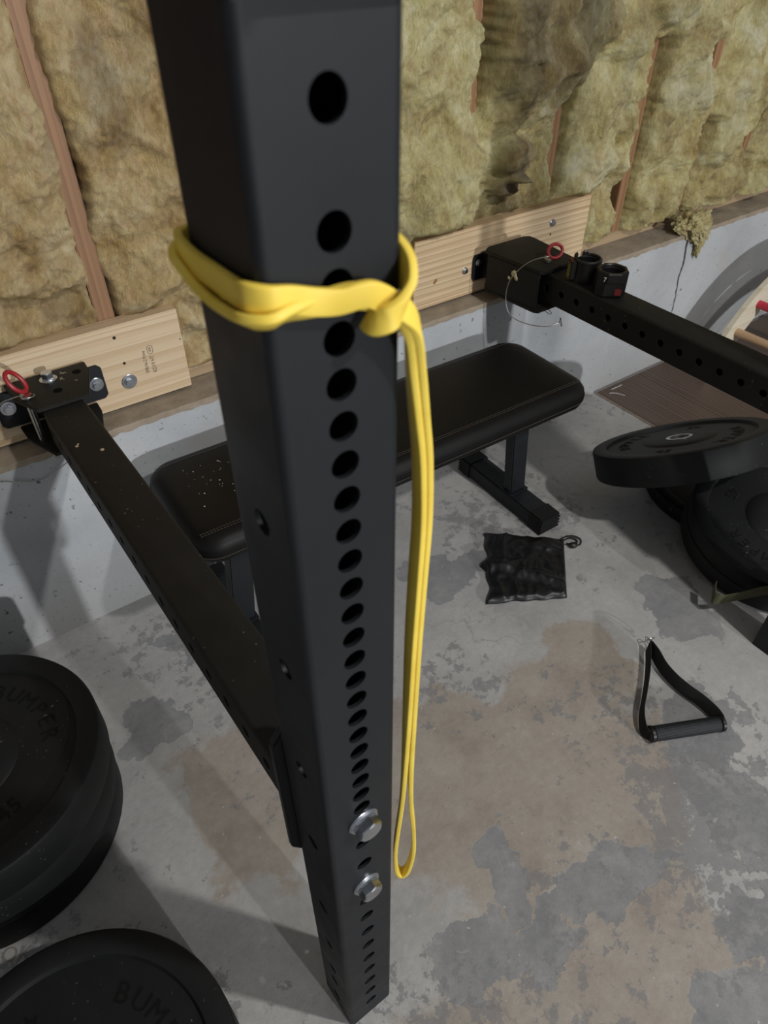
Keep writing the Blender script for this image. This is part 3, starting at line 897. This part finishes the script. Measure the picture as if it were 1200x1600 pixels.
# ------------------------------------------------------------------ bench
bench = empty('weight_bench', (.615, .787, 0), (0, 0, radians(-1.4)))
tag(bench, 'flat black padded weight bench standing along the concrete wall', 'bench')
b = MB()
PL, PW, PT0, PT1 = 1.046, .310, .366, .432
prof = rrect(PL, PW, .055, 8)
def inset(k): return [(x * (1 - 2 * k / PL), y * (1 - 2 * k / PW)) for x, y in prof]
lv = [(PT0, .014), (PT0 + .006, .004), (PT0 + .018, .0), (PT0 + .034, .0), (PT0 + .046, .002), (PT0 + .055, .008), (PT0 + .061, .018), (PT0 + .064, .034), (PT0 + .066, .06)]
n = len(prof); vs = []; fs = []
for z, k in lv: vs += [(x, y, z) for x, y in inset(k)]
for j in range(len(lv) - 1):
    fs += [(j * n + i, j * n + (i + 1) % n, (j + 1) * n + (i + 1) % n, (j + 1) * n + i) for i in range(n)]
fs.append(tuple(range(n))[::-1]); fs.append(tuple((len(lv) - 1) * n + i for i in range(n)))
b.add(vs, fs)
pad = b.build('pad', M['leather'], bench, ang=60)
b = MB()
b.tube([V((x, y, PT0 + .0325)) for x, y in inset(-.0004)], .0011, 6, closed=True)
b.tube([V((x, y, PT0 + .0255)) for x, y in inset(-.0004)], .0009, 6, closed=True)
b.build('piping', M['leather'], pad)
b = MB()
def dashes(y, z, k=150):
    for i in range(k):
        x0 = -PL / 2 + .02 + (PL - .04) * i / k
        b.box((x0, y - .0006, z), (x0 + (PL - .04) / k * .72, y + .0006, z + .0006))
dashes(-PW / 2 + .030, PT1 - .0018); dashes(-PW / 2 + .036, PT1 - .0016); dashes(PW / 2 - .032, PT1 - .0018)
for xx in (-.505,):
    pass
b.tube([V((x, y, PT0 + .021)) for x, y in inset(-.0005)], .0006, 6, closed=True)
b.build('stitching', M['thread'], pad, smooth=False)
b = MB()
for i in range(26):
    x = -PL / 2 + .06 + .10 * random.random() + .03 * random.gauss(0, 1) * .5; y = .02 + .05 * random.gauss(0, 1)
    s_ = random.choice((.0009, .0012, .0016, .0025))
    b.box((x, y, PT1 - .0004), (x + s_, y + s_ * .8, PT1 + .0006), 0)
df = b.build('dust_flecks', simple('pale_fleck', (.5, .48, .42), .9), pad, smooth=False); tag(df, kind='stuff')
b = MB(); b.box((-.45, -.03, .325), (.45, .03, .3655), .003)
b.build('crossbar', M['coat'], bench)
for xs in (.428, -.428):
    fx = xs
    sg = -.030 if xs > 0 else .030
    sh = Matrix(((1, 0, sg / .31, -sg / .31 * .0545), (0, 1, 0, 0), (0, 0, 1, 0), (0, 0, 0, 1)))
    b = MB(); b.box((fx - .0275, -.045, .0545), (fx + .0275, -.012, .3655), .003, sh)
    b.box((fx - .034, -.052, .050), (fx + .034, -.004, .0548), .001)
    b.build('post', M['coat'], bench)
    b = MB(); b.box((fx - .033, -.170, .003), (fx + .033, .165, .050), .003)
    ft = b.build('foot', M['coat'], bench)
    for ys, ye in ((-.180, -.128), (.125, .176)):
        b = MB(); b.box((fx - .0365, ys, 0), (fx + .0365, ye, .0535), .004)
        for q in range(4):
            b.box((fx - .037, (ys if ys < 0 else ye) + (-.0015 if ys < 0 else -.001), .004 + .011 * q), (fx + .037, (ys if ys < 0 else ye) + (.001 if ys < 0 else .0015), .010 + .011 * q), .0005)
        b.build('end_cap', M['rubber'], ft)

# ------------------------------------------------------------------ pouch with drawstring
bagr = empty('drawstring_pouch', (.888, .528, 0))
tag(bagr, 'small crumpled black nylon drawstring pouch lying flat on the floor', 'pouch')
O = V((.888, .528, 0))
c00, c10, c11, c01 = V((.728, .488, 0)), V((.898, .392, 0)), V((1.046, .545, 0)), V((.882, .693, 0))  # front-left, front-right, back-right, back-left
N_ = 64
def bagz(u, v):
    e = min(u, 1 - u, v, 1 - v)
    edge = min(1, e / .045)
    def ridge(a, sharp):
        return exp(-(a * sharp) ** 2)
    n1 = noise.noise((u * 2.2, v * 2.2, 3.0)); n2 = noise.noise((u * 2.6, v * 2.6, 8.0))
    z = .008
    z += .0085 * ridge(v - (.60 - .42 * u) + .10 * n1, 11)          # long diagonal fold
    z += .0065 * ridge(v - (.46 - .20 * u) + .10 * n2, 14) * (1 - .6 * u)
    z += .0060 * ridge(v - (.86 - .10 * u) + .08 * n2, 12)
    z += .0055 * ridge(u - (.70 - .5 * (1 - v)) + .10 * n1, 13) * v
    z += .0050 * ridge(u - .16 + .12 * n2, 14) * v
    z += .0020 * ridge(v - .10, 14)
    z += .0035 * (1 - abs(noise.noise((u * 5 + v * 2, v * 5 - u * 2, 9.0))) * 2.2)
    z += .0014 * noise.noise((u * 16, v * 16, 2))
    return .003 + max(.001, z) * (edge ** .5)
vs = []; 
for side in (0, 1):
    for j in range(N_ + 1):
        for i in range(N_ + 1):
            u, v = i / N_, j / N_
            p = c00 * (1 - u) * (1 - v) + c10 * u * (1 - v) + c11 * u * v + c01 * (1 - u) * v - O
            wob = .010 * noise.noise((v * 4.0, 3, 1)) * (1 - u) ** 3 * 2.0
            if u < .35 and abs(v - .52) < .09: wob -= .020 * (1 - abs(v - .52) / .09) * (1 - u / .35)
            if v < .2 and u < .2: wob -= .014 * (1 - v / .2) * (1 - u / .2)
            wv = .006 * noise.noise((u * 5.0, 8, 2)) * (abs(v - .5) * 2) ** 3
            px = p + (c10 - c00).normalized() * wob + (c01 - c00).normalized() * wv
            z = bagz(u, v) if side == 0 else .0015
            if side == 1 and min(i, j, N_ - i, N_ - j) == 0: z = .002
            vs.append((px.x, px.y, z))
fs = []
S = (N_ + 1) ** 2
for j in range(N_):
    for i in range(N_):
        a = j * (N_ + 1) + i
        fs.append((a, a + 1, a + N_ + 2, a + N_ + 1)); fs.append((S + a, S + a + N_ + 1, S + a + N_ + 2, S + a + 1))
edge = [i for i in range(N_ + 1)] + [(j) * (N_ + 1) + N_ for j in range(1, N_ + 1)] + [N_ * (N_ + 1) + i for i in range(N_ - 1, -1, -1)] + [j * (N_ + 1) for j in range(N_ - 1, 0, -1)]
for a, c in zip(edge, edge[1:] + edge[:1]): fs.append((a, S + a, S + c, c))
b = MB(); b.add(vs, fs)
pouch = b.build('pouch_body', M['bag'], bagr, ang=80)
b = MB()
b.tube([q - O for q in smoothpath([V((1.030, .546, .010)), V((1.056, .546, .010)), V((1.078, .535, .006)), V((1.083, .518, .004)), V((1.068, .506, .004)), V((1.052, .510, .007)), V((1.036, .528, .008))], 8)], .0022, 8)
b.tube([q - O for q in smoothpath([V((1.032, .540, .009)), V((1.060, .538, .008)), V((1.072, .524, .005)), V((1.062, .513, .005)), V((1.046, .516, .009))], 8)], .0020, 8)
b.build('drawcord', M['webbing'], bagr)
b = MB(); b.lathe([(0, -.010), (.006, -.010), (.0085, -.005), (.0085, .005), (.006, .010), (0, .010)], 20, frame(V((1.046, .512, .0085)) - O, (1, -.5, 0)))
b.build('cord_toggle', M['plastic'], bagr)

# ------------------------------------------------------------------ cable handle
hd = empty('cable_handle', (.82, -.018, 0))
tag(hd, 'black D-shaped pull handle with webbing strap lying on the floor at right', 'handle')
O = V((.82, -.018, 0))
A_, B2 = V((.756, .014, .0175)), V((.886, -.050, .0175))
ax = (B2 - A_).normalized(); Lh = (B2 - A_).length
m = frame(A_ - O, ax, (0, 0, 1))
b = MB(); b.lathe([(0, 0), (.0155, 0), (.0160, .003), (.0160, Lh - .003), (.0155, Lh), (0, Lh)], 32, m)
b.build('grip', M['grip'], hd)
for z0 in (-.011, Lh + .001):
    b = MB(); b.lathe([(0, 0), (.0150, 0), (.0176, .002), (.0176, .008), (.0150, .010), (0, .010)], 32, m @ Matrix.Translation((0, 0, z0)))
    b.build('end_cap', M['plastic'], hd)
b = MB()
SR = rrect(.030, .0030, .0012, 2)
pl_ = [(.764, .010, .0175), (.745, .018, .0178), (.748, .036, .0185), (.775, .062, .0195), (.812, .085, .0205), (.860, .116, .0215), (.898, .144, .0225), (.920, .162, .0230), (.931, .168, .0232), (.930, .160, .0232), (.921, .142, .0228), (.906, .110, .0222), (.899, .075, .0215), (.899, .042, .0205), (.903, .005, .0195), (.901, -.030, .0185), (.893, -.052, .0178), (.879, -.047, .0175)]
wd_ = [(.05, 0, 1)] * 2 + [(.25, 0, 1)] * 6 + [(.1, 0, 1)] * 2 + [(.45, 0, .85)] * 6 + [(.2, 0, 1)] * 2
b.sweep([q - O for q in smoothpath([V(q) for q in pl_], 6)], SR, smoothpath(wd_, 6))
st = b.build('strap', M['webbing'], hd, ang=60)
b = MB()
b.torus(.0115, .0013, frame(V((.938, .176, .022)) - O, (.8, -.3, .3)), 1, 1.35)
b.torus(.0105, .0013, frame(V((.946, .178, .022)) - O, (.3, .8, .4)), 1, 1.3)
b.build('ring', M['steel'], hd)

# ------------------------------------------------------------------ bumper plates
def arc_text(mb, body, r, size, z, a0, step=None, flip=False):
    step = step or size * .78 / r
    nchar = len(body)
    for i, ch in enumerate(body):
        if ch == ' ': continue
        a = a0 + (-1 if not flip else 1) * (i - (nchar - 1) / 2) * step
        m = Matrix.Translation((r * cos(a), r * sin(a), z)) @ Matrix.Rotation(a + (-pi / 2 if not flip else pi / 2), 4, 'Z')
        add_text(mb, ch, size, m, .0008)
def bumper(loc, nrm, t, label, spin=0.0, group=None, R=.225, detail=True, cat='weight plate'):
    """loc = centre of the upper face"""
    z = V(nrm).normalized()
    root = empty('bumper_plate', loc)
    root.rotation_mode = 'QUATERNION'
    root.rotation_quaternion = z.to_track_quat('Z', 'Y') @ Matrix.Rotation(spin, 3, 'Z').to_quaternion()
    tag(root, label, cat, group)
    b = MB()
    e = .007
    up = [(.027, -.003), (.050, -.003), (.088, -.004), (.092, -.0075), (.180, -.0085), (.1845, -.0085), (.188, -.001), (.192, .0), (R - e, 0), (R - e * .3, -e * .3), (R, -e)]
    dn = [(R, -t + e), (R - e * .3, -t + e * .3), (R - e, -t), (.190, -t), (.186, -t + .005), (.092, -t + .005), (.088, -t + .002), (.027, -t + .002), (.027, -.003)]
    b.lathe(up + dn, 96)
    b.build('disc', M['rubber'], root, ang=40)
    b = MB(); b.lathe([(.0252, -.0015), (.0335, -.0015), (.0335, -.0028), (.0272, -.0028), (.0272, -t), (.0252, -t)], 48)
    b.lathe([(.0252, -.0015), (.0252, -t)], 48)
    b.build('hub_sleeve', M['steel'], root)
    if detail:
        for a_ in (0, pi):
            b = MB(); arc_text(b, 'BUMPER', .140, .040, -.0080, a_)
            b.build('raised_lettering', M['rubber_letter'], root, smooth=False)
            b = MB(); add_text(b, '45', .040, Matrix.Rotation(a_, 4, 'Z') @ Matrix.Translation((0, -.138, -.008)), .0008)
            b.build('raised_number', M['rubber_letter'], root, smooth=False)
    return root
G1 = None
bumper((-.396, .598, .250), (0, 0, 1), .082, 'top black bumper plate of the taller stack at left edge', .35)
bumper((-.404, .604, .167), (0, 0, 1), .082, 'middle black bumper plate of the taller stack at left edge', 0, detail=False)
bumper((-.410, .612, .084), (0, 0, 1), .084, 'lowest black bumper plate of the taller stack at left edge, on the floor', 0, detail=False)
bumper((-.405, .073, .125), (0, 0, 1), .062, 'top black bumper plate of the short stack in the bottom left corner', .2)
bumper((-.405, .073, .0625), (0, 0, 1), .0625, 'lower black bumper plate of the short stack in the bottom left corner', 0, detail=False)
bumper((1.366, .490, .251), (.111, .597, 1), .080, 'black bumper plate with steel hub lying tilted on top of the right heap', -1.05)
nP = V((-.0986, -.1264, .95)).normalized()
P2 = V((1.431, .183, .1466))
bumper(P2, nP, .0535, 'black bumper plate leaning under the tilted plate in right heap, lettered face in shadow', .9)
bumper(P2 - nP * .0543, nP, .0535, 'black bumper plate directly beneath the lettered leaning plate in right heap', 0, detail=False)
bumper((1.585, .420, .045), (0, 0, 1), .045, 'thin black bumper plate flat on the floor at the bottom of right heap', 0, detail=False)

# olive strap by the right heap
b = MB()
SO = rrect(.036, .0024, .0009, 2)
pp = [(1.168, .176, .070), (1.148, .163, .066), (1.137, .153, .064), (1.146, .141, .066), (1.180, .113, .082), (1.208, .088, .102), (1.232, .058, .120), (1.270, .020, .128), (1.33, -.03, .130)]
b.sweep(smoothpath(pp, 8), SO, smoothpath([(.05, .08, 1)] * 3 + [(-.10, -.15, 1)] * 6, 8))
ol = b.build('webbing_strap', M['olive'], ang=60)
ol.location = (0, 0, 0)
tag(ol, 'folded olive green webbing strap lying against the bottom of the right plate heap', 'strap')

# ------------------------------------------------------------------ brown plank mat
b = MB(); b.box((1.690, -.55, 0.0), (3.4, 1.004, .010), .0015)
mat_ = b.build('floor_mat', M['vinyl'], smooth=False)
tag(mat_, 'dark brown wood-look vinyl mat on the floor under the right rack arm', 'mat')
b = MB(); b.box((1.6885, -.55, .0005), (1.6902, 1.004, .0085))
b.build('mat_edge', M['vinyl_edge'], mat_, smooth=False)
wsc = simple('white_scratch', (.6, .58, .55), .8)
for q in ([(1.720, .972, .0104), (1.736, .962, .0106), (1.746, .945, .0106), (1.752, .93, .0104)], [(1.745, .985, .0104), (1.775, .984, .0106), (1.80, .985, .0104)]):
    b = MB(); b.tube(smoothpath(q, 6), .0011, 6)
    b.build('scratch', wsc, mat_)

# ------------------------------------------------------------------ wooden climbing arch at right
arch = empty('climbing_arch', (2.5255, .60, .0102))
tag(arch, 'pale wooden climbing arch with coloured dowel rungs at the right edge by the wall', 'climbing arch')
AC, AR0, AR1 = -.115, .40, .50
def arch_panel(y):
    b = MB()
    rm, hw = (AR0 + AR1) / 2, (AR1 - AR0) / 2
    a0 = math.asin((hw - AC) / rm)
    poly = []
    for k in range(49):
        a = a0 + (pi - 2 * a0) * k / 48
        poly.append((AR1 * cos(a), AC + AR1 * sin(a)))
    for k in range(1, 12):      # rounded foot
        e = pi - a0; c = (rm * cos(e), AC + rm * sin(e)); q = e + pi * k / 12
        poly.append((c[0] + hw * cos(q), c[1] + hw * sin(q)))
    for k in range(49):
        a = pi - a0 - (pi - 2 * a0) * k / 48
        poly.append((AR0 * cos(a), AC + AR0 * sin(a)))
    for k in range(1, 12):
        c = (rm * cos(a0), AC + rm * sin(a0)); q = a0 + pi + pi * k / 12
        poly.append((c[0] + hw * cos(q), c[1] + hw * sin(q)))
    n_ = len(poly)
    vs = [(x, y, z) for x, z in poly] + [(x, y + .018, z) for x, z in poly]
    b.add(vs, [(k, (k + 1) % n_, n_ + (k + 1) % n_, n_ + k) for k in range(n_)])
    bm = b.bm; bm.verts.ensure_lookup_table()
    # faces as quad strips between outer and inner rims, plus the two foot fans
    for off in (0, n_):
        for k in range(48):
            bm.faces.new([bm.verts[off + k], bm.verts[off + k + 1], bm.verts[off + 60 + 48 - k - 1], bm.verts[off + 60 + 48 - k]])
        bm.faces.new([bm.verts[off + k] for k in range(48, 61)])
        bm.faces.new([bm.verts[off + k] for k in list(range(108, 120)) + [0]])
    return b
arch_panel(.231).build('side_panel', M['ply'], arch, ang=40)
arch_panel(-.249).build('side_panel', M['ply'], arch, ang=40)
for a in (142, 127, 112, 97, 82, 67, 52, 37):
    x, z = .447 * cos(radians(a)), AC + .447 * sin(radians(a))
    b = MB(); b.lathe([(0, 0), (.0140, 0), (.0140, .462), (0, .462)], 20, frame((x, -.231, z), (0, 1, 0)))
    b.build('rung', M['reddowel'] if a in (127, 82) else M['dowel'], arch)

# ------------------------------------------------------------------ barbell collars on the right arm
def collar(loc, rz, label, style):
    root = empty('barbell_collar', loc, (0, 0, rz))
    tag(root, label, 'barbell collar')
    b = MB()
    ns = 8 if style == 2 else 40
    H = .056 if style == 2 else .054
    Ro, Ri = (.036, .0265) if style == 2 else (.034, .0265)
    n_ = 64
    def ro(a):
        if style == 2:
            s_ = pi / 4; aa = (a + s_ / 2) % s_ - s_ / 2
            return Ro * .97 / cos(aa)
        return Ro
    gap = radians(15) if style == 1 else 0
    vs = []; fs = []
    top = []
    for k in range(n_):
        a = 2 * pi * k / n_
        h = H
        if style == 1:
            d = abs((a - radians(118) + pi) % (2 * pi) - pi)
            if d < radians(17): h = H - .017
            elif d < radians(40): h = H + .006
        r1, r2 = ro(a), Ri
        vs += [(r1 * cos(a), r1 * sin(a), 0), (r1 * cos(a), r1 * sin(a), h - .003), ((r1 - .003) * cos(a), (r1 - .003) * sin(a), h), ((r2 + .002) * cos(a), (r2 + .002) * sin(a), h), (r2 * cos(a), r2 * sin(a), h - .003), (r2 * cos(a), r2 * sin(a), 0)]
    for k in range(n_):
        k2 = (k + 1) % n_
        for j in range(6):
            fs.append((6 * k + j, 6 * k2 + j, 6 * k2 + (j + 1) % 6, 6 * k + (j + 1) % 6))
    b.add(vs, fs)
    b.build('shell', M['plastic'], root, ang=30)
    b = MB()
    b.lathe([(.0266, .004), (.0250, .006), (.0250, H - .008), (.0266, H - .006)], 40)
    b.build('liner', M['rubber'], root)
    if style == 2:
        b = MB(); b.box((-.022, -.0405, .004), (.026, -.033, .034), .002)
        lv = b.build('lever', M['plastic'], root)
        b = MB(); b.box((.004, -.0425, .008), (.020, -.0400, .024), .0008)
        b.build('release_button', M['redplastic'], lv)
        b = MB(); add_text(b, '7', .014, Matrix(((1, 0, 0, -.022), (0, 0, -1, -.0358), (0, 1, 0, .043), (0, 0, 0, 1))), .0004)
        b.build('mark', M['white_print'], root, smooth=False)
    else:
        b = MB(); b.box((-.0445, -.018, .006), (-.031, .010, .050), .002)
        lv = b.build('lever', M['plastic'], root)
        b = MB()
        mm = Matrix(((0, 0, -1, -.0449), (0, 1, 0, 0), (1, 0, 0, .027), (0, 0, 0, 1)))
        mm = Matrix.Translation((-.0449, -.004, .026)) @ Matrix(((0, 0, -1, 0), (0, -1, 0, 0), (-1, 0, 0, 0), (0, 0, 0, 1)))
        add_text(b, 'OSO', .0135, mm, .0003)
        b.tube([mm @ V((x, y, 0)) for x, y in rrect(.036, .0155, .001, 2)], .0005, 6, closed=True)
        b.build('logo', M['yellow_print'], lv, smooth=False)
        b = MB(); b.box((-.0447, -.014, .048), (-.0400, .004, .054), .001)
        b.build('tab', M['redplastic'], lv)
    return root
collar((1.205, .772, ZA), radians(-32), 'black barbell collar with open notched top and yellow logo, nearer the right bracket', 1)
collar((1.198, .690, ZA), radians(-40), 'black faceted barbell collar with red button on the right arm', 2)

# ------------------------------------------------------------------ j-cup above the frame on the front upright
jc = empty('j_cup', (0, -.0385, 1.312), (0, 0, PHI))
tag(jc, 'black J-cup hooked on the front upright at the top edge of the photo', 'j-cup')
b = MB(); b.box((-.041, -.008, 0), (.041, -.0005, .15), .002); b.build('back_plate', M['coat'], jc)
b = MB(); b.box((-.030, -.075, .055), (.030, -.008, .064), .002); b.box((-.030, -.080, .055), (.030, -.073, .105), .002); b.build('cradle', M['coat'], jc)

# ------------------------------------------------------------------ lamps
def lamp(name, loc, watts, rad, col=(1, .95, .88)):
    d = bpy.data.lights.new(name, 'POINT'); d.energy = watts; d.shadow_soft_size = rad; d.color = col
    o = bpy.data.objects.new(name, d); COL.objects.link(o); o.location = loc
    return o
lamp('ceiling_bulb', (.98, -1.15, 2.40), 112, .045, (1, .975, .945))
lamp('ceiling_bulb', (1.35, -9.0, 2.25), 1700, .10, (.97, .98, 1.0))
w = bpy.data.worlds.new('World'); SC.world = w; w.use_nodes = True
w.node_tree.nodes['Background'].inputs[0].default_value = (.95, .97, 1.0, 1)
w.node_tree.nodes['Background'].inputs[1].default_value = .23

# ------------------------------------------------------------------ camera
R_ = V((0.81537757, -0.57892836, -0.001173)); U_ = V((0.38526087, 0.54109671, 0.74752151)); F_ = V((0.4321267, 0.60996418, -0.66423657))
cd = bpy.data.cameras.new('camera'); cam = bpy.data.objects.new('camera', cd); COL.objects.link(cam)
m = Matrix((R_, U_, -F_)).transposed().to_4x4(); m.translation = V((-.15940922, -.3005931, 1.33833288))
cam.matrix_world = m
cd.sensor_fit = 'VERTICAL'; cd.sensor_height = 24; cd.sensor_width = 18
cd.lens = 24 * 1091.89 / 1600
cd.clip_start = .01
cd.dof.use_dof = True; cd.dof.focus_distance = 1.15; cd.dof.aperture_fstop = 6.0
SC.camera = cam
SC.view_settings.view_transform = 'Standard'
SC.view_settings.look = 'None'
SC.view_settings.exposure = 0.0
